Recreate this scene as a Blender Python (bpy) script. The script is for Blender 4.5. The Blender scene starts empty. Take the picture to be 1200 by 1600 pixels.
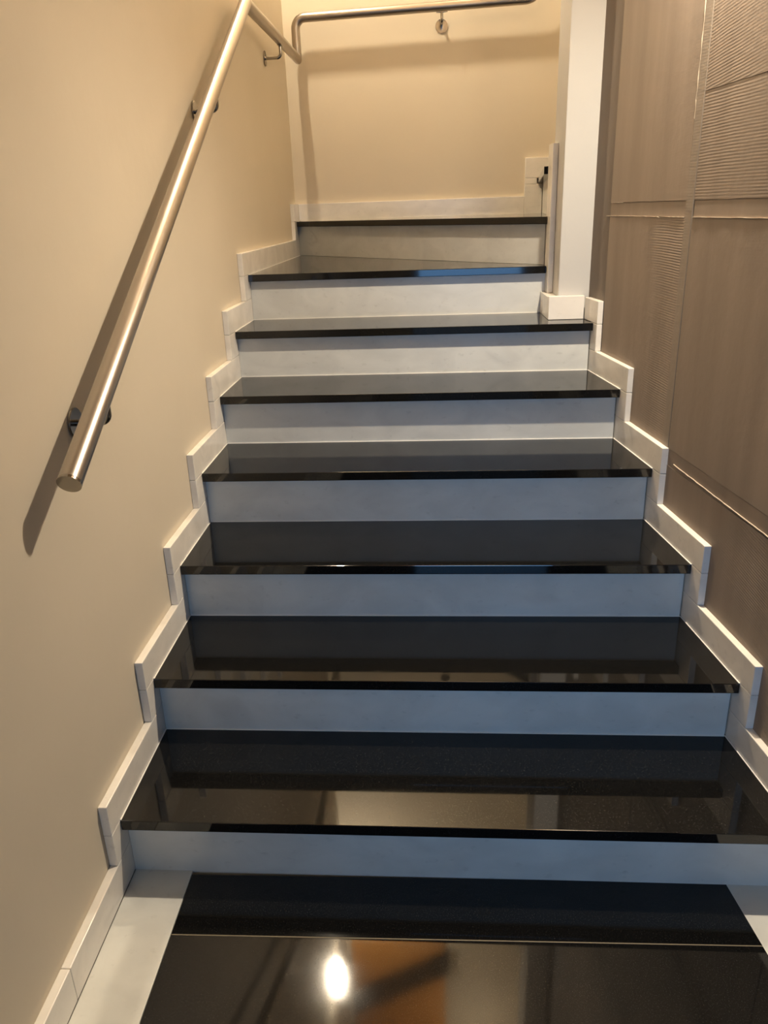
import bpy, bmesh, math, random
from mathutils import Vector, Matrix
random.seed(4)
C = bpy.context.scene.collection

# ------------------------------------------------------------------ camera
F_PX = 1211.11
cam_d = bpy.data.cameras.new('camera'); cam = bpy.data.objects.new('camera', cam_d); C.objects.link(cam)
cam_d.sensor_fit = 'VERTICAL'; cam_d.sensor_height = 24.0; cam_d.lens = F_PX * 24.0 / 1600.0
cam_d.clip_start = 0.02
pitch, yaw, roll = -0.3716, 0.0632, 0.0358
M = Matrix.Rotation(yaw, 3, 'Z') @ Matrix.Rotation(pitch, 3, 'X') @ Matrix.Rotation(roll, 3, 'Y')
R3 = Matrix((M.col[0], M.col[2], -M.col[1])).transposed()
cam.matrix_world = Matrix.Translation((0.6959, -1.35, 1.4141)) @ R3.to_4x4()
bpy.context.scene.camera = cam

# ------------------------------------------------------------------ light and exposure
sc = bpy.context.scene
sc.view_settings.view_transform = 'Standard'; sc.view_settings.look = 'None'
sc.view_settings.gamma = 1.0; sc.view_settings.use_curve_mapping = False
sc.view_settings.exposure = 0.3
w = bpy.data.worlds.new('world'); sc.world = w; w.use_nodes = True
w.node_tree.nodes['Background'].inputs[0].default_value = (0.40, 0.65, 1.0, 1)
w.node_tree.nodes['Background'].inputs[1].default_value = 0.25

def lamp(name, kind, loc, power, col, size, rot=None, spot=None, blend=0.5):
    d = bpy.data.lights.new(name, kind); o = bpy.data.objects.new(name, d); C.objects.link(o)
    o.location = loc; d.energy = power; d.color = col
    if kind == 'AREA':
        d.shape = 'RECTANGLE'; d.size, d.size_y = size
    else:
        d.shadow_soft_size = size
    if kind == 'SPOT':
        d.spot_size = math.radians(spot); d.spot_blend = blend
    if rot: o.rotation_euler = rot
    return o
WARM = (1.0, 0.845, 0.62)
lamp('landing_downlight', 'SPOT', (1.33, 0.64, 2.47), 138, (1.0, 0.86, 0.67), 0.022, (0, 0, 0), 150, 1.0)
lamp('landing_ceiling_fill', 'POINT', (1.30, 0.64, 2.44), 12, (1.0, 0.84, 0.63), 0.04)  # weak fill lamp added beside the downlight to warm the ceiling
lamp('upper_landing_lamp', 'POINT', (1.05, 2.75, 4.95), 26, WARM, 0.06)
day = lamp('doorway_daylight', 'AREA', (0.97, -2.72, 1.08), 1.75, (0.22, 0.52, 1.0), (0.95, 0.85), (math.radians(80), 0, 0)); day.data.spread = math.radians(52)

# ------------------------------------------------------------------ materials
def mat(name, col, rough=0.5, metal=0.0):
    m = bpy.data.materials.new(name); m.use_nodes = True
    b = m.node_tree.nodes['Principled BSDF']
    b.inputs['Base Color'].default_value = (*col, 1); b.inputs['Roughness'].default_value = rough
    b.inputs['Metallic'].default_value = metal
    return m, m.node_tree.nodes, m.node_tree.links, b
def coords(N, Lk, scale=(1, 1, 1)):
    g = N.new('ShaderNodeNewGeometry'); mp = N.new('ShaderNodeMapping'); mp.inputs['Scale'].default_value = scale
    Lk.new(g.outputs['Position'], mp.inputs['Vector']); return mp.outputs['Vector']
def noise(N, Lk, vec, scale, detail=4, dist=0.0, rough=0.5):
    n = N.new('ShaderNodeTexNoise'); n.inputs['Scale'].default_value = scale; n.inputs['Detail'].default_value = detail
    n.inputs['Distortion'].default_value = dist; n.inputs['Roughness'].default_value = rough
    Lk.new(vec, n.inputs['Vector']); return n.outputs['Fac']
def ramp(N, Lk, fac, stops):
    r = N.new('ShaderNodeValToRGB')
    while len(r.color_ramp.elements) < len(stops): r.color_ramp.elements.new(0.5)
    for e, (p, c) in zip(r.color_ramp.elements, stops):
        e.position = p; e.color = (*c, 1)
    Lk.new(fac, r.inputs['Fac']); return r.outputs['Color']
def bump(N, Lk, h, bsdf, strength, dist):
    b = N.new('ShaderNodeBump'); b.inputs['Strength'].default_value = strength; b.inputs['Distance'].default_value = dist
    Lk.new(h, b.inputs['Height']); Lk.new(b.outputs['Normal'], bsdf.inputs['Normal'])
def math_node(N, Lk, op, a, b=None):
    n = N.new('ShaderNodeMath'); n.operation = op
    for i, v in enumerate((a, b)):
        if v is None: continue
        if isinstance(v, (int, float)): n.inputs[i].default_value = v
        else: Lk.new(v, n.inputs[i])
    return n.outputs[0]

def plaster(name, c1, c2):
    m, N, Lk, b = mat(name, c1, 0.62)
    v = coords(N, Lk)
    Lk.new(ramp(N, Lk, noise(N, Lk, v, 1.6, 5), [(0.3, c1), (0.7, c2)]), b.inputs['Base Color'])
    bump(N, Lk, noise(N, Lk, v, 9, 6), b, 0.10, 0.02)
    return m
def marble(name, base, vein, rough):
    m, N, Lk, b = mat(name, base, rough)
    v = coords(N, Lk, (1, 1.3, 1.6))
    big = ramp(N, Lk, noise(N, Lk, v, 7, 6, 0.6), [(0.35, tuple(x * 0.88 for x in base)), (0.65, base)])
    n = noise(N, Lk, v, 1.7, 3, 0.7, 0.45)
    d = math_node(N, Lk, 'ABSOLUTE', math_node(N, Lk, 'SUBTRACT', n, 0.5))
    mask = ramp(N, Lk, d, [(0.0, (1, 1, 1)), (0.03, (0, 0, 0))])
    fleck = ramp(N, Lk, noise(N, Lk, v, 38, 5), [(0.62, (1, 1, 1)), (0.78, (0.86, 0.86, 0.85))])
    gate = ramp(N, Lk, noise(N, Lk, v, 3.3, 2), [(0.52, (0, 0, 0)), (0.70, (0.45, 0.45, 0.45))])
    mx = N.new('ShaderNodeMix'); mx.data_type = 'RGBA'
    Lk.new(math_node(N, Lk, 'MULTIPLY', mask, gate), mx.inputs['Factor'])
    Lk.new(big, mx.inputs['A']); mx.inputs['B'].default_value = (*vein, 1)
    m2 = N.new('ShaderNodeMix'); m2.data_type = 'RGBA'; m2.blend_type = 'MULTIPLY'; m2.inputs['Factor'].default_value = 1.0
    Lk.new(mx.outputs['Result'], m2.inputs['A']); Lk.new(fleck, m2.inputs['B'])
    Lk.new(m2.outputs['Result'], b.inputs['Base Color'])
    return m
def granite():
    m, N, Lk, b = mat('black_granite', (0.006, 0.006, 0.006), 0.05)
    v = coords(N, Lk)
    Lk.new(ramp(N, Lk, noise(N, Lk, v, 420, 2), [(0.55, (0.005, 0.005, 0.005)), (0.8, (0.03, 0.029, 0.027))]), b.inputs['Base Color'])
    r = ramp(N, Lk, noise(N, Lk, v, 6, 4), [(0.3, (0.035,) * 3), (0.7, (0.07,) * 3)])
    Lk.new(r, b.inputs['Roughness'])
    b.inputs['IOR'].default_value = 1.48
    return m
def steel(name, rough, col=(0.43, 0.385, 0.335)):
    m, N, Lk, b = mat(name, col, rough, 1.0)
    v = coords(N, Lk)
    b.inputs['Roughness'].default_value = rough
    return m
def adhesive(name, comb, tilt, y0=None, y1=None, col=(0.27, 0.214, 0.168)):
    """dried tile adhesive; comb = strength of the notched trowel ridges, tilt = their slope, faded in between y0 and y1"""
    m, N, Lk, b = mat(name, col, 0.7)
    v = coords(N, Lk); g = N.new('ShaderNodeSeparateXYZ'); Lk.new(v, g.inputs[0])
    vs = coords(N, Lk, (1, 5, 0.5))
    streak = noise(N, Lk, vs, 2.2, 5)
    Lk.new(ramp(N, Lk, streak, [(0.3, tuple(x * 0.84 for x in col)), (0.7, tuple(x * 1.10 for x in col))]), b.inputs['Base Color'])
    wob = noise(N, Lk, coords(N, Lk, (1, 1, 1)), 4, 3)
    ph = math_node(N, Lk, 'ADD', math_node(N, Lk, 'MULTIPLY', g.outputs['Z'], 900.0), math_node(N, Lk, 'MULTIPLY', g.outputs['Y'], 1000.0 * tilt))
    ph = math_node(N, Lk, 'ADD', ph, math_node(N, Lk, 'MULTIPLY', wob, 9.0))
    rid = math_node(N, Lk, 'SINE', ph)
    k = math_node(N, Lk, 'MULTIPLY', ramp(N, Lk, noise(N, Lk, v, 3.1, 2), [(0.38, (0.25,) * 3), (0.6, (1,) * 3)]), comb)
    if y0 is not None:
        mr = N.new('ShaderNodeMapRange'); mr.inputs['From Min'].default_value = y0; mr.inputs['From Max'].default_value = y1
        Lk.new(g.outputs['Y'], mr.inputs['Value']); k = math_node(N, Lk, 'MULTIPLY', k, mr.outputs[0])
    h = math_node(N, Lk, 'ADD', math_node(N, Lk, 'MULTIPLY', rid, k), math_node(N, Lk, 'MULTIPLY', noise(N, Lk, v, 45, 5), 0.9))
    bump(N, Lk, h, b, 0.5, 0.0012)
    return m

WALL = plaster('cream_paint', (0.645, 0.568, 0.442), (0.682, 0.601, 0.472))
PILLAR = plaster('pale_paint', (0.49, 0.48, 0.46), (0.53, 0.52, 0.50))
CEIL = plaster('ceiling_paint', (0.66, 0.54, 0.39), (0.68, 0.56, 0.41))
MARBLE = marble('white_marble', (0.72, 0.72, 0.67), (0.42, 0.41, 0.38), 0.28)
SKIRT = marble('skirting_marble', (0.86, 0.82, 0.75), (0.5, 0.48, 0.44), 0.22)
GRANITE = granite()
STEEL = steel('brushed_steel', 0.31)
STEEL_POL = steel('polished_steel', 0.18, (0.36, 0.33, 0.29))
CAULK = mat('white_grout', (0.85, 0.83, 0.78), 0.5)[0]
JOINT = mat('dark_joint', (0.25, 0.23, 0.2), 0.7)[0]
BASE = mat('concrete_base', (0.3, 0.28, 0.26), 0.9)[0]
TIMBER = plaster('orange_timber', (0.75, 0.36, 0.10), (0.66, 0.31, 0.08))
DARKWOOD = mat('dark_timber', (0.03, 0.022, 0.016), 0.4)[0]
BARE = plaster('bare_render', (0.15, 0.12, 0.093), (0.165, 0.13, 0.10))
FIN = mat('pale_adhesive_edge', (0.50, 0.42, 0.33), 0.6)[0]
OLIVE = mat('olive_grout', (0.16, 0.13, 0.08), 0.6)[0]

# ------------------------------------------------------------------ helpers
def link(name, bm, m, parent=None, kind=None, label=None, smooth=False):
    me = bpy.data.meshes.new(name); bmesh.ops.recalc_face_normals(bm, faces=bm.faces); bm.to_mesh(me); bm.free()
    if smooth:
        for p in me.polygons: p.use_smooth = True
    me.materials.append(m); o = bpy.data.objects.new(name, me); C.objects.link(o)
    if parent: o.parent = parent
    if kind: o['kind'] = kind
    if label: o['label'] = label
    return o
def empty(name, loc=(0, 0, 0), **props):
    o = bpy.data.objects.new(name, None); C.objects.link(o); o.empty_display_size = 0.1; o.location = loc
    for k, v in props.items(): o[k] = v
    return o
def prism(poly, lo, hi, axis='z', bev=0.0, bm=None):
    """extrude a polygon: axis z -> (x,y), axis x -> (y,z)"""
    bm = bm or bmesh.new()
    f = (lambda p, h: (p[0], p[1], h)) if axis == 'z' else (lambda p, h: (h, p[0], p[1]))
    a = [bm.verts.new(f(p, lo)) for p in poly]; b = [bm.verts.new(f(p, hi)) for p in poly]
    n = len(poly); bm.faces.new(a); bm.faces.new(b)
    for i in range(n): bm.faces.new((a[i], a[(i + 1) % n], b[(i + 1) % n], b[i]))
    if bev: bmesh.ops.bevel(bm, geom=bm.edges[:], offset=bev, segments=2, affect='EDGES', profile=0.6)
    return bm
def box(x0, x1, y0, y1, z0, z1, bev=0.0, bm=None):
    return prism([(x0, y0), (x1, y0), (x1, y1), (x0, y1)], z0, z1, 'z', bev, bm)
def hexa(v8, bev=0.0):
    """eight corners: bottom ring then top ring"""
    bm = bmesh.new(); v = [bm.verts.new(p) for p in v8]
    for f in ((0, 1, 2, 3), (4, 5, 6, 7), (0, 1, 5, 4), (1, 2, 6, 5), (2, 3, 7, 6), (3, 0, 4, 7)): bm.faces.new([v[i] for i in f])
    if bev: bmesh.ops.bevel(bm, geom=bm.edges[:], offset=bev, segments=2, affect='EDGES', profile=0.6)
    return bm
def sweep(pts, r, seg=32, n0=None, n1=None, cap=True, bm=None):
    """round tube along pts, corners mitred; n0 / n1 are the planes its ends are cut on"""
    bm = bm or bmesh.new(); pts = [Vector(p) for p in pts]; rings = []
    d = [(pts[i + 1] - pts[i]).normalized() for i in range(len(pts) - 1)]
    u = d[0].orthogonal().normalized()
    for i, p in enumerate(pts):
        dd = d[min(i, len(d) - 1)] if i == 0 else d[i - 1]
        if i == 0: n = Vector(n0).normalized() if n0 else d[0]
        elif i == len(pts) - 1: n = Vector(n1).normalized() if n1 else d[-1]
        else: n = (d[i - 1] + d[i]).normalized()
        u = (u - dd * u.dot(dd)).normalized(); v = dd.cross(u)
        ring = []
        for k in range(seg):
            a = 2 * math.pi * k / seg; q = p + (u * math.cos(a) + v * math.sin(a)) * r
            t = (p - q).dot(n) / dd.dot(n); ring.append(bm.verts.new(q + dd * t))
        rings.append(ring)
    for a, b in zip(rings, rings[1:]):
        for k in range(seg): bm.faces.new((a[k], a[(k + 1) % seg], b[(k + 1) % seg], b[k]))
    if cap: bm.faces.new(rings[0]); bm.faces.new(rings[-1])
    return bm
def smooth_sides(o):
    for p in o.data.polygons: p.use_smooth = True
    o.data.set_sharp_from_angle(angle=math.radians(35))
    return o
def disc(c, n, r, th, seg=28, bev=0.0012):
    c = Vector(c); n = Vector(n).normalized()
    bm = sweep([c, c + n * th], r, seg)
    if bev:
        es = [e for e in bm.edges if len(e.link_faces) == 2 and any(len(f.verts) > 4 for f in e.link_faces)]
        bmesh.ops.bevel(bm, geom=es, offset=bev, segments=2, affect='EDGES')
    return bm

# ------------------------------------------------------------------ stair dimensions
RISE, RUN, OV, TH = 0.17, 0.2998, 0.0287, 0.0266
SK = -0.0143
def WR(y): return 1.4564 - 0.1233 * y          # face of the right skirting: the flight narrows upwards
def yr(i, x): return (i - 1) * RUN + SK * x     # face of riser i
def yn(i, x): return yr(i, x) - OV
Z7, Z8, Z9 = 1.195, 1.37, 1.545
WX = -0.02                                      # left wall plane
BY = 3.20                                       # back wall plane
TOP = 5.2
PX0, PY0, PY1 = 1.171, 1.585, 1.815             # dividing wall
def RW(y): return WR(y) + 0.0205                # right wall plane

# ------------------------------------------------------------------ room shell
link('wall_left', box(WX - 0.15, WX, -2.7, BY + 0.15, -0.05, TOP), WALL, kind='structure')
link('wall_back', box(WX, 2.6, BY, BY + 0.15, -0.05, TOP), WALL, kind='structure')
link('wall_divider', box(PX0, 2.6, PY0, PY1, -0.05, TOP, 0.004), PILLAR, kind='structure')
wr = link('wall_right', hexa([(RW(-2.7), -2.7, -0.05), (RW(-2.7) + 0.2, -2.7, -0.05), (RW(PY0) + 0.2, PY0, -0.05), (RW(PY0), PY0, -0.05),
                              (RW(-2.7), -2.7, TOP), (RW(-2.7) + 0.2, -2.7, TOP), (RW(PY0) + 0.2, PY0, TOP), (RW(PY0), PY0, TOP)]), BARE, kind='structure')
link('wall_upper', box(2.6, 2.75, PY1, BY, 1.3, TOP), WALL, kind='structure')
# wall behind the camera with the entrance opening
bm = box(WX, 0.45, -2.85, -2.7, -0.05, 2.55); box(1.45, 2.0, -2.85, -2.7, -0.05, 2.55, 0, bm); box(0.45, 1.45, -2.85, -2.7, 2.15, 2.55, 0, bm)
link('wall_front', bm, WALL, kind='structure')
bm = box(WX, 2.0, -2.85, 0.95, 2.55, 2.75); box(WX, 2.0, 0.80, 0.95, 2.75, TOP, 0, bm); box(WX - 0.15, 2.75, 0.80, BY + 0.15, TOP, TOP + 0.1, 0, bm)
link('ceiling', bm, CEIL, kind='structure')
# upper landing panelling and its dark rail, seen only mirrored in the polished floor
tp = link('trim_2', box(0.02, 0.77, BY - 0.02, BY - 0.001, 4.06, TOP - 0.01, 0.003), TIMBER, kind='structure')
bm = hexa([(0.02, BY - 0.06, 4.62), (0.02, BY - 0.021, 4.62), (0.80, BY - 0.021, 4.12), (0.80, BY - 0.06, 4.12),
           (0.02, BY - 0.06, 4.86), (0.02, BY - 0.021, 4.86), (0.80, BY - 0.021, 4.36), (0.80, BY - 0.06, 4.36)])
link('sloping_board', bm, DARKWOOD, tp)

# ------------------------------------------------------------------ floor
fl = link('floor', box(WX, 2.0, -2.85, 0.02, -0.15, -0.021), BASE, kind='structure')
def quad_tile(xl0, xr0, y0, xl1, xr1, y1, m, name, bev=0.0008):
    link(name, prism([(xl0, y0), (xr0, y0), (xr1, y1), (xl1, y1)], -0.02, 0.0, 'z', bev), m, fl)
g = 0.0007
def bl(y): return 0.137 - 0.012 * y * 0       # inner edges of the marble borders
def br(y): return 1.3385 - 0.118 * y
JY = [-0.172, -0.80, -1.43, -2.06, -2.69]
ys = [yr(1, 0.7) - 0.002] + JY
for a, b in zip(ys, ys[1:]):
    sa, sb = (SK * 0.6 if a > -0.1 else -0.009), -0.009
    quad_tile(bl(b) + g, br(b) - g, b + g * 1.6, bl(a) + g, br(a) - g, a - g * 1.6, GRANITE, 'granite_tile')
yj = [0.012, -0.66, -1.4, -2.69]
for a, b in zip(yj, yj[1:]):
    quad_tile(0.0005, bl(b) - g, b + g, 0.0005, bl(a) - g, a - g, MARBLE, 'marble_border_tile')
    quad_tile(br(b) + g, WR(b) - 0.0005, b + g, br(a) + g, WR(a) - 0.0005, a - 0.02 - g, MARBLE, 'marble_border_tile')
link('grout', box(0.138, br(-0.172) - 0.002, -0.1736, -0.1704, -0.0195, -0.0003), OLIVE, fl)

# ------------------------------------------------------------------ staircase
st = empty('staircase', label='staircase with glossy black granite treads and white marble risers between the walls', category='staircase')
def tread(poly, z, label=None):
    link('tread', prism(poly, z - TH, z, 'z', 0.0018), GRANITE, st, label=label)
def caulk(a, b, z, wdt=0.0035):
    a, b = Vector(a), Vector(b); n = Vector((-(b - a).y, (b - a).x)).normalized() * wdt * 0.5
    P = [a - n, b - n, b + n, a + n]
    return prism([(p.x, p.y) for p in P], z - 0.004, z + 0.0012)
e = 0.0006
for i in range(1, 7):
    z = i * RISE; yb = yr(i + 1, 0) + 0.012
    xr0, xr1 = WR(yn(i, WR(i * RUN))) - e, WR(yb) - e
    far = [(xr1, yb)] if i < 6 else [(WR(PY0) - e, PY0 - 0.0008), (PX0 - 0.0008, PY0 - 0.0008), (PX0 - 0.0008, yb)]   # the sixth is notched round the dividing wall
    tread([(e, yn(i, 0)), (xr0, yn(i, xr0))] + far + [(e, yb)], z)
for i in range(1, 8):
    z0 = (i - 1) * RISE + (0.0005 if i > 1 else -0.02); z1 = (i * RISE if i < 7 else Z7) - TH - 0.0003
    y = yr(i, 0); xr = WR(y) - e
    if i == 7: xr = PX0 - 0.002
    link('riser', prism([(e, yr(i, 0)), (xr, yr(i, xr)), (xr, yr(i, xr) + 0.011), (e, yr(i, 0) + 0.011)], z0, z1, 'z', 0.0006), MARBLE, st)
# winders
R8a, R8b = Vector((0.0, 3.125)), Vector((1.152, 1.815))
d8 = (R8b - R8a).normalized(); n8 = Vector((d8.y, -d8.x));  n8 = n8 if n8.y < 0 else -n8
def on8(x, off):  # point on riser 8's line moved off towards the camera
    p = R8a + n8 * off; return Vector((x, p.y + (x - p.x) * d8.y / d8.x))
R9a, R9b = Vector((1.168, 1.84)), Vector((1.322, 3.178))
d9 = (R9b - R9a).normalized(); n9 = Vector((-d9.y, d9.x)); n9 = n9 if n9.x < 0 else -n9
pa, pb = on8(e, -0.012), on8(1.15, -0.012)
xs = 1.149
tread([(e, yn(7, 0)), (xs, yn(7, xs)), (xs, pb.y), (e, pa.y)], Z7, 'black granite winder tread tapering to the right')
na, nb = on8(e, OV), on8(xs, OV)
q9a, q9b = R9a - n9 * 0.012, R9b - n9 * 0.012
tread([(e, na.y), (xs, nb.y), (xs, PY1 + 0.003), (q9a.x, PY1 + 0.003), (q9b.x, BY - 0.021), (e, BY - 0.021)], Z8, 'black granite corner winder tread')
o9a, o9b = R9a + n9 * OV, R9b + n9 * OV
tread([(o9a.x, o9a.y), (o9b.x, BY - 0.021), (1.85, BY - 0.021), (1.30, PY1 + 0.004)], Z9)
fa, fb = on8(e, 0), on8(1.149, 0); ga, gb = on8(e, -0.011), on8(1.149, -0.011)
link('riser', prism([tuple(fa), tuple(fb), tuple(gb), tuple(ga)], Z7 + 0.0005, Z8 - TH - 0.0003, 'z', 0.0005), MARBLE, st)
link('riser', prism([tuple(R9a), tuple(R9b), tuple(R9b - n9 * 0.011), tuple(R9a - n9 * 0.011)], Z8 + 0.0005, Z9 - TH - 0.0003, 'z', 0.0005), MARBLE, st)
# the mass that carries the steps
for i in range(1, 10):
    z1 = {7: Z7, 8: Z8, 9: Z9}.get(i, i * RISE) - TH - 0.0004
    if i < 7:
        y0, y1 = yr(i, 0) + 0.0125, yr(i + 1, 0) + 0.010
        poly = [(0.0, y0), (WR(y0) - 0.001, y0 - 0.0205)] + ([(WR(y1) - 0.001, y1 - 0.0205)] if i < 6 else
                [(WR(PY0) - 0.001, PY0 - 0.001), (PX0 - 0.001, PY0 - 0.001), (PX0 - 0.001, y1 - 0.017)]) + [(0.0, y1)]
    elif i == 7:
        poly = [(0.0, yr(7, 0) + 0.0125), (1.148, yr(7, 1.15) + 0.0125), (1.148, gb.y - 0.001), (0.0, ga.y - 0.001)]
    elif i == 8:
        a, b = on8(0, -0.0125), on8(1.148, -0.0125)
        poly = [tuple(a), tuple(b), (q9a.x, PY1 + 0.004), (q9b.x - 0.001, BY - 0.022), (0.0, BY - 0.022)]
    else:
        poly = [(q9a.x + 0.001, PY1 + 0.006), (q9b.x + 0.001, BY - 0.022), (1.85, BY - 0.022), (1.32, PY1 + 0.006)]
    link('step_core', prism(poly, -0.02 if i < 8 else 0.5, z1), BASE, st)
# white grout along the treads
for i in range(1, 7):
    z = i * RISE
    y1 = yr(i + 1, 0)
    bm = caulk((0.0015, yn(i, 0) + 0.002), (0.0015, y1 - 0.002), z, 0.003)
    xa, xb = WR(yn(i, 1.3)) - 0.0015, WR(yr(i + 1, 1.3)) - 0.0015
    P = [(xa - 0.0015, yn(i, xa) + 0.002), (xa + 0.0015, yn(i, xa) + 0.002), (xb + 0.0015, yr(i + 1, xb)), (xb - 0.0015, yr(i + 1, xb))]
    if i < 6: prism(P, z - 0.004, z + 0.0012, 'z', 0, bm)
    xe = xb if i < 6 else 1.13
    P = [(0.002, y1 - 0.003), (xe, yr(i + 1, xe) - 0.003), (xe, yr(i + 1, xe)), (0.002, y1)]
    prism(P, z - 0.004, z + 0.0012, 'z', 0, bm)
    link('grout_line', bm, CAULK, st)
bm = caulk((0.0015, na.y + 0.01), (0.0015, BY - 0.022), Z8, 0.003)
P = caulk((0.01, BY - 0.0225), (1.318, BY - 0.0225), Z8, 0.004); P.to_mesh(tmp := bpy.data.meshes.new('tmp')); P.free(); bm.from_mesh(tmp); bpy.data.meshes.remove(tmp)
prism([(0.001, yn(7, 0) + 0.004), (0.004, yn(7, 0) + 0.004), (0.004, fa.y - 0.004), (0.001, fa.y - 0.004)], Z7 - 0.003, Z7 + 0.0012, 'z', 0, bm)
link('grout_line', bm, CAULK, st)

# ------------------------------------------------------------------ skirting, stepped
YL = {1: -0.074, 2: 0.223, 3: 0.518, 4: 0.809, 5: 1.099, 6: 1.390, 7: 1.700, 8: 3.015}
HL = {0: 0.085, 1: 0.077, 2: 0.077, 3: 0.080, 4: 0.079, 5: 0.082, 6: 0.083, 7: 0.083, 8: 0.087}
ZS = {i: i * RISE for i in range(7)}; ZS.update({7: Z7, 8: Z8})
bl_o = empty('baseboard_left', kind='structure')
def left_tile(y0, y1, z0, z1): link('skirting_tile', box(WX + 0.0005, 0.0, y0, y1, z0, z1, 0.0022), SKIRT, bl_o)
def back_y(i): return yr(i + 1, 0) + 0.01 if i < 7 else {7: fa.y + 0.02, 8: BY - 0.001}[i]
for i in range(1, 9):
    left_tile(YL[i], back_y(i), ZS[i] + 0.0004, ZS[i] + HL[i])                             # strip along the tread
    left_tile(YL[i], back_y(i - 1), ZS[i - 1] + HL[i - 1] + 0.0004, ZS[i] - 0.0004)         # piece in front of the riser
left_tile(-0.3215, 0.01, 0.0005, HL[0]); left_tile(-1.2, -0.3225, 0.0005, HL[0]); left_tile(-2.69, -1.201, 0.0005, HL[0])

br_o = empty('baseboard_right', kind='structure')
YR = {1: -0.095, 2: 0.204, 3: 0.498, 4: 0.801, 5: 1.100, 6: 1.418}
HR = 0.0775
def right_tile(y0, y1, z0, z1):
    link('skirting_tile', hexa([(WR(y0), y0, z0), (WR(y0) + 0.02, y0, z0), (WR(y1) + 0.02, y1, z0), (WR(y1), y1, z0),
                                (WR(y0), y0, z1), (WR(y0) + 0.02, y0, z1), (WR(y1) + 0.02, y1, z1), (WR(y1), y1, z1)], 0.0022), SKIRT, br_o)
for i in range(1, 7):
    yb = yr(i + 1, 1.35) + 0.01 if i < 6 else PY0 - 0.026
    right_tile(YR[i], yb, ZS[i] + 0.0004, ZS[i] + HR)
    right_tile(YR[i], yr(i, 1.35) + 0.01, ZS[i - 1] + HR + 0.0004, ZS[i] - 0.0004)
right_tile(-0.70, yr(1, 1.35) + 0.01, 0.0005, HR); right_tile(-2.69, -0.701, 0.0005, HR)

bb_o = empty('baseboard_back', kind='structure')
def back_tile(x0, x1, z0, z1): link('skirting_tile', box(x0, x1, BY - 0.02, BY - 0.0005, z0, z1, 0.0022), SKIRT, bb_o)
back_tile(0.0005, 1.225, Z8 + 0.0005, Z8 + 0.088)
back_tile(1.2258, 1.32, Z8 + 0.0005, Z9 - 0.03); back_tile(1.2258, 1.85, Z9 + 0.0005, Z9 + 0.10)
link('skirting_tile', box(1.2258, 1.289, BY - 0.02, BY - 0.0005, Z9 - 0.0295, Z9 + 0.0, 0.0008), SKIRT, bb_o)

bd_o = empty('baseboard_divider', kind='structure')
link('skirting_tile', box(PX0 - 0.036, RW(PY0 - 0.02) - 0.022, PY0 - 0.026, PY0 - 0.0005, 6 * RISE + 0.0005, 6 * RISE + 0.083, 0.0022), SKIRT, bd_o)
link('skirting_tile', box(PX0 - 0.036, PX0 - 0.0005, PY0 - 0.0002, yr(7, 1.15) - 0.0008, 6 * RISE + 0.0005, 6 * RISE + 0.079, 0.0016), SKIRT, bd_o)
link('skirting_tile', box(1.1505, PX0 - 0.0005, 1.715, PY1, 6 * RISE + 0.0795, Z8 + 0.245, 0.002), SKIRT, bd_o)

# ------------------------------------------------------------------ right wall: old tile adhesive left in beds
def bed(name, y0, y1, z0, z1, th, m, jag=0.0, label=None):
    """slab of adhesive standing th proud of the right wall, edges a little ragged"""
    bm = bmesh.new(); n = 14
    def edge(a, b): return [(a[0] + (b[0] - a[0]) * k / n, a[1] + (b[1] - a[1]) * k / n) for k in range(n)]
    P = edge((y0, z0), (y1, z0)) + edge((y1, z0), (y1, z1)) + edge((y1, z1), (y0, z1)) + edge((y0, z1), (y0, z0))
    P = [(y + random.uniform(-jag, jag), z + random.uniform(-jag, jag)) for y, z in P]
    a = [bm.verts.new((RW(y) - 0.0002, y, z)) for y, z in P]; b = [bm.verts.new((RW(y) - th, y, z)) for y, z in P]
    bm.faces.new(a); bm.faces.new(b)
    for k in range(len(P)): bm.faces.new((a[k], a[(k + 1) % len(P)], b[(k + 1) % len(P)], b[k]))
    return link(name, bm, m, wr, label=label)
A_SM = adhesive('adhesive_smooth', 0.02, 0.05)
A_CB = adhesive('adhesive_combed', 0.16, 0.0)
A_CB2 = adhesive('adhesive_combed_aslant', 0.16, 0.09)
A_C2 = adhesive('adhesive_part_combed', 0.6, -0.02, 1.06, 0.88)
A_C3 = adhesive('adhesive_low_combed', 0.35, -0.15, 0.75, 0.3)
A_SEAM = adhesive('adhesive_seam', 0.05, 0.0, None, None, (0.27, 0.223, 0.178))
YE = 1.408
bed('adhesive_bed', 0.848, YE, 1.411, 2.50, 0.0035, A_SM, 0.0006)
bed('adhesive_bed', 0.02, 0.802, 1.411, 1.655, 0.0030, A_CB, 0.0006)
bed('adhesive_bed', 0.02, 0.802, 1.656, 2.06, 0.0034, A_CB2, 0.0006)
bed('adhesive_bed', 0.02, 0.802, 2.10, 2.50, 0.0032, A_CB2, 0.0006)
bed('adhesive_bed', 0.848, YE, 0.757, 1.369, 0.0034, A_C2, 0.0006)
bed('adhesive_bed', -0.6, 0.802, 0.757, 1.369, 0.0036, A_SM, 0.0008)
bed('adhesive_bed', 0.02, 0.802, 0.10, 0.708, 0.0033, A_C3, 0.0006)
bed('adhesive_bed', -0.6, 0.015, 0.10, 0.708, 0.0033, A_C3, 0.0006)
bed('adhesive_bed', -0.6, 0.015, 1.411, 2.06, 0.0033, A_CB, 0.0006)
bed('adhesive_bed', 0.848, 1.08, 0.70, 0.712, 0.0033, A_SM, 0.0006)
bed('adhesive_strip', -0.6, 0.8, 1.3705, 1.4095, 0.0022, A_SM, 0.0004)
bed('adhesive_strip', 0.85, YE, 1.3705, 1.4095, 0.0022, A_SM, 0.0004)
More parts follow.
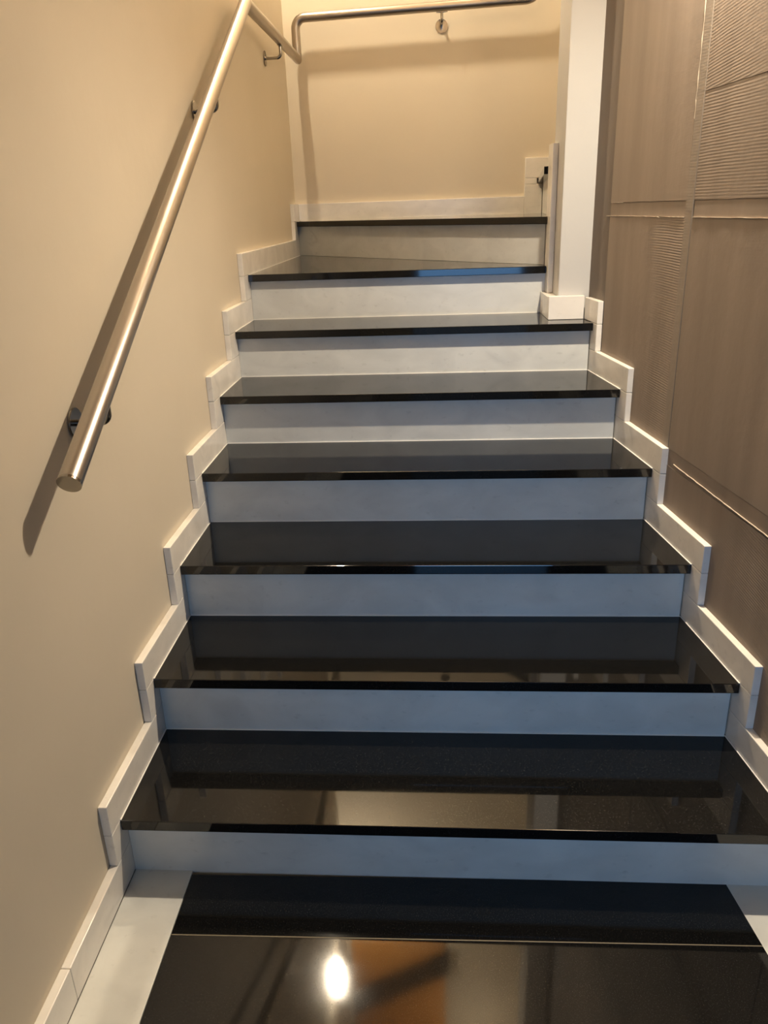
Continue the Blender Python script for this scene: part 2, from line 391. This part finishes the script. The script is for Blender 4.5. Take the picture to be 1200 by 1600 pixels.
bed('adhesive_strip', -0.6, 0.81, 0.7095, 0.7555, 0.0024, A_SM, 0.0006)
bed('adhesive_strip', 0.806, 0.846, 0.60, 2.50, 0.0042, A_SEAM, 0.0008)
def fin(y0, z0, y1, z1, th=0.0065, t=0.0022, n=40):
    bm = bmesh.new(); rows = []
    d = Vector((y1 - y0, z1 - z0)).normalized(); nn = Vector((-d.y, d.x))
    for k in range(n + 1):
        c = Vector((y0 + (y1 - y0) * k / n, z0 + (z1 - z0) * k / n)) + nn * random.uniform(-0.0005, 0.0005)
        if random.random() < 0.05: c -= nn * 0.002
        h = th * random.uniform(0.75, 1.1); row = []
        for s, x in ((-t / 2, 0.0), (-t / 2, h), (t / 2, h), (t / 2, 0.0)):
            q = c + nn * s; row.append(bm.verts.new((RW(q.x) - 0.0003 - x, q.x, q.y)))
        rows.append(row)
    for a, b in zip(rows, rows[1:]):
        for j in range(4): bm.faces.new((a[j], a[(j + 1) % 4], b[(j + 1) % 4], b[j]))
    bm.faces.new(rows[0]); bm.faces.new(rows[-1])
    link('adhesive_ridge', bm, FIN, wr)
fin(0.85, 1.3698, 1.44, 1.3705, 0.0048, 0.0010); fin(-0.2, 1.3698, 0.80, 1.3705, 0.0055, 0.0016)
fin(0.76, 0.722, 0.0, 0.7085, 0.0055, 0.0014)
fin(0.8465, 1.60, 0.8475, 2.45, 0.0056, 0.0014)
fin(1.30, 1.4105, 1.40, 1.4105, 0.0045, 0.0012, 10)

# ------------------------------------------------------------------ handrail
hr = empty('handrail', label='brushed steel tube handrail running up the cream left wall and across the back wall', category='handrail')
RR = 0.0218
p0, p1, p2 = Vector((0.053, -0.072, 0.976)), Vector((0.053, 1.905, 2.128)), Vector((0.057, 3.112, 2.140))
dA, dB = (p1 - p0).normalized(), (p2 - p1).normalized()
capl = 0.006
smooth_sides(link('rail_tube', sweep([p0 + dA * capl, p1], RR, 40, None, dA + dB), STEEL, hr))
smooth_sides(link('rail_tube', sweep([p1, p2], RR, 40, dA + dB, dB + Vector((0, 0, 1))), STEEL, hr))
def arc(c, a, b, r, n=8):
    return [c + (a * math.cos(t * math.pi / 2 / n) + b * math.sin(t * math.pi / 2 / n)) * r for t in range(n + 1)]
X, Y, Z = Vector((1, 0, 0)), Vector((0, 1, 0)), Vector((0, 0, 1))
br_ = 0.05; zb = 2.318
sl = Vector((1, 0, 0.026)).normalized()
pts = [p2] + arc(Vector((p2.x + br_, p2.y, zb - br_)), -X, Z, br_)
e1 = pts[-1] + sl * 1.09
up = (Z - sl * Z.dot(sl)).normalized()
pts += arc(e1 + up * 0.07, -up, sl, 0.07)
pts.append(pts[-1] + up * 0.35)
smooth_sides(link('rail_tube', sweep(pts, RR, 40, dB + Z, None), STEEL, hr))
cap = link('end_cap', disc(p0, dA, RR * 1.015, capl - 0.0006, 40, 0.0012), STEEL_POL, hr, label='flat round steel cap closing the lower rail end')
def rail_z(y): return p0.z + (y - p0.y) * dA.z / dA.y
def bracket(wall, nrm, rail_pt, drop, tang):
    """flange on the wall, elbow arm up to a saddle under the tube"""
    wall, nrm, rp, tang = Vector(wall), Vector(nrm), Vector(rail_pt), Vector(tang).normalized()
    fl_ = disc(wall + nrm * 0.0004, nrm, 0.031, 0.005, 32)
    b = link('bracket', fl_, STEEL_POL, hr)
    smooth_sides(b)
    el = Vector((rp.x, rp.y, wall.z)) if abs(nrm.x) > 0.5 else Vector((rp.x, rp.y, wall.z))
    r = 0.018; P = [wall + nrm * 0.004]
    c = el - nrm * r + Z * r
    P += [c + (-Z * math.cos(t * math.pi / 12) + nrm * math.sin(t * math.pi / 12)) * r for t in range(7)]
    P.append(Vector((el.x, el.y, rp.z - RR * 1.02)))
    arm = smooth_sides(link('arm', sweep(P, 0.0068, 16), STEEL_POL, b))
    nv = (Z - tang * Z.dot(tang)).normalized(); s = Vector((rp.x, rp.y, rp.z)) - nv * (RR + 0.0035)
    side = tang.cross(nv)
    bm = hexa([s - tang * .028 - side * .009, s + tang * .028 - side * .009, s + tang * .028 + side * .009, s - tang * .028 + side * .009,
               s - tang * .028 - side * .009 + nv * .0035, s + tang * .028 - side * .009 + nv * .0035, s + tang * .028 + side * .009 + nv * .0035, s - tang * .028 + side * .009 + nv * .0035], 0.001)
    link('saddle', bm, STEEL_POL, b)
for y in (0.143, 1.318):
    bracket((WX, y, rail_z(y) - 0.068), (1, 0, 0), (0.053, y, rail_z(y)), 0.06, dA)
y3 = 2.606; f3 = (y3 - p1.y) / (p2.y - p1.y); q3 = p1.lerp(p2, f3)
bracket((WX, y3, q3.z - 0.070), (1, 0, 0), q3, 0.06, dB)
xb = 0.787; zz = zb + (xb - (p2.x + br_)) * 0.026
bracket((xb, BY, zz - 0.068), (0, -1, 0), (xb, p2.y, zz), 0.06, sl)

# ------------------------------------------------------------------ lamp on the upper left wall, seen only mirrored in the floor
wl = empty('wall_lamp', (WX, 2.52, 3.60), label='slim glowing tube lamp high on the left wall, mirrored in the polished floor', category='lamp')
def local(o): o.location = (-WX, -2.52, -3.60); return o
local(link('backplate', box(WX, WX + 0.008, 2.495, 2.545, 3.36, 3.84, 0.001), STEEL, wl))
GLOW = bpy.data.materials.new('lamp_glow'); GLOW.use_nodes = True
gb_ = GLOW.node_tree.nodes['Principled BSDF']; gb_.inputs['Emission Color'].default_value = (*WARM, 1); gb_.inputs['Emission Strength'].default_value = 2300
local(link('tube', sweep([(0.006, 2.52, 3.49), (0.006, 2.52, 3.71)], 0.015, 16), GLOW, wl))
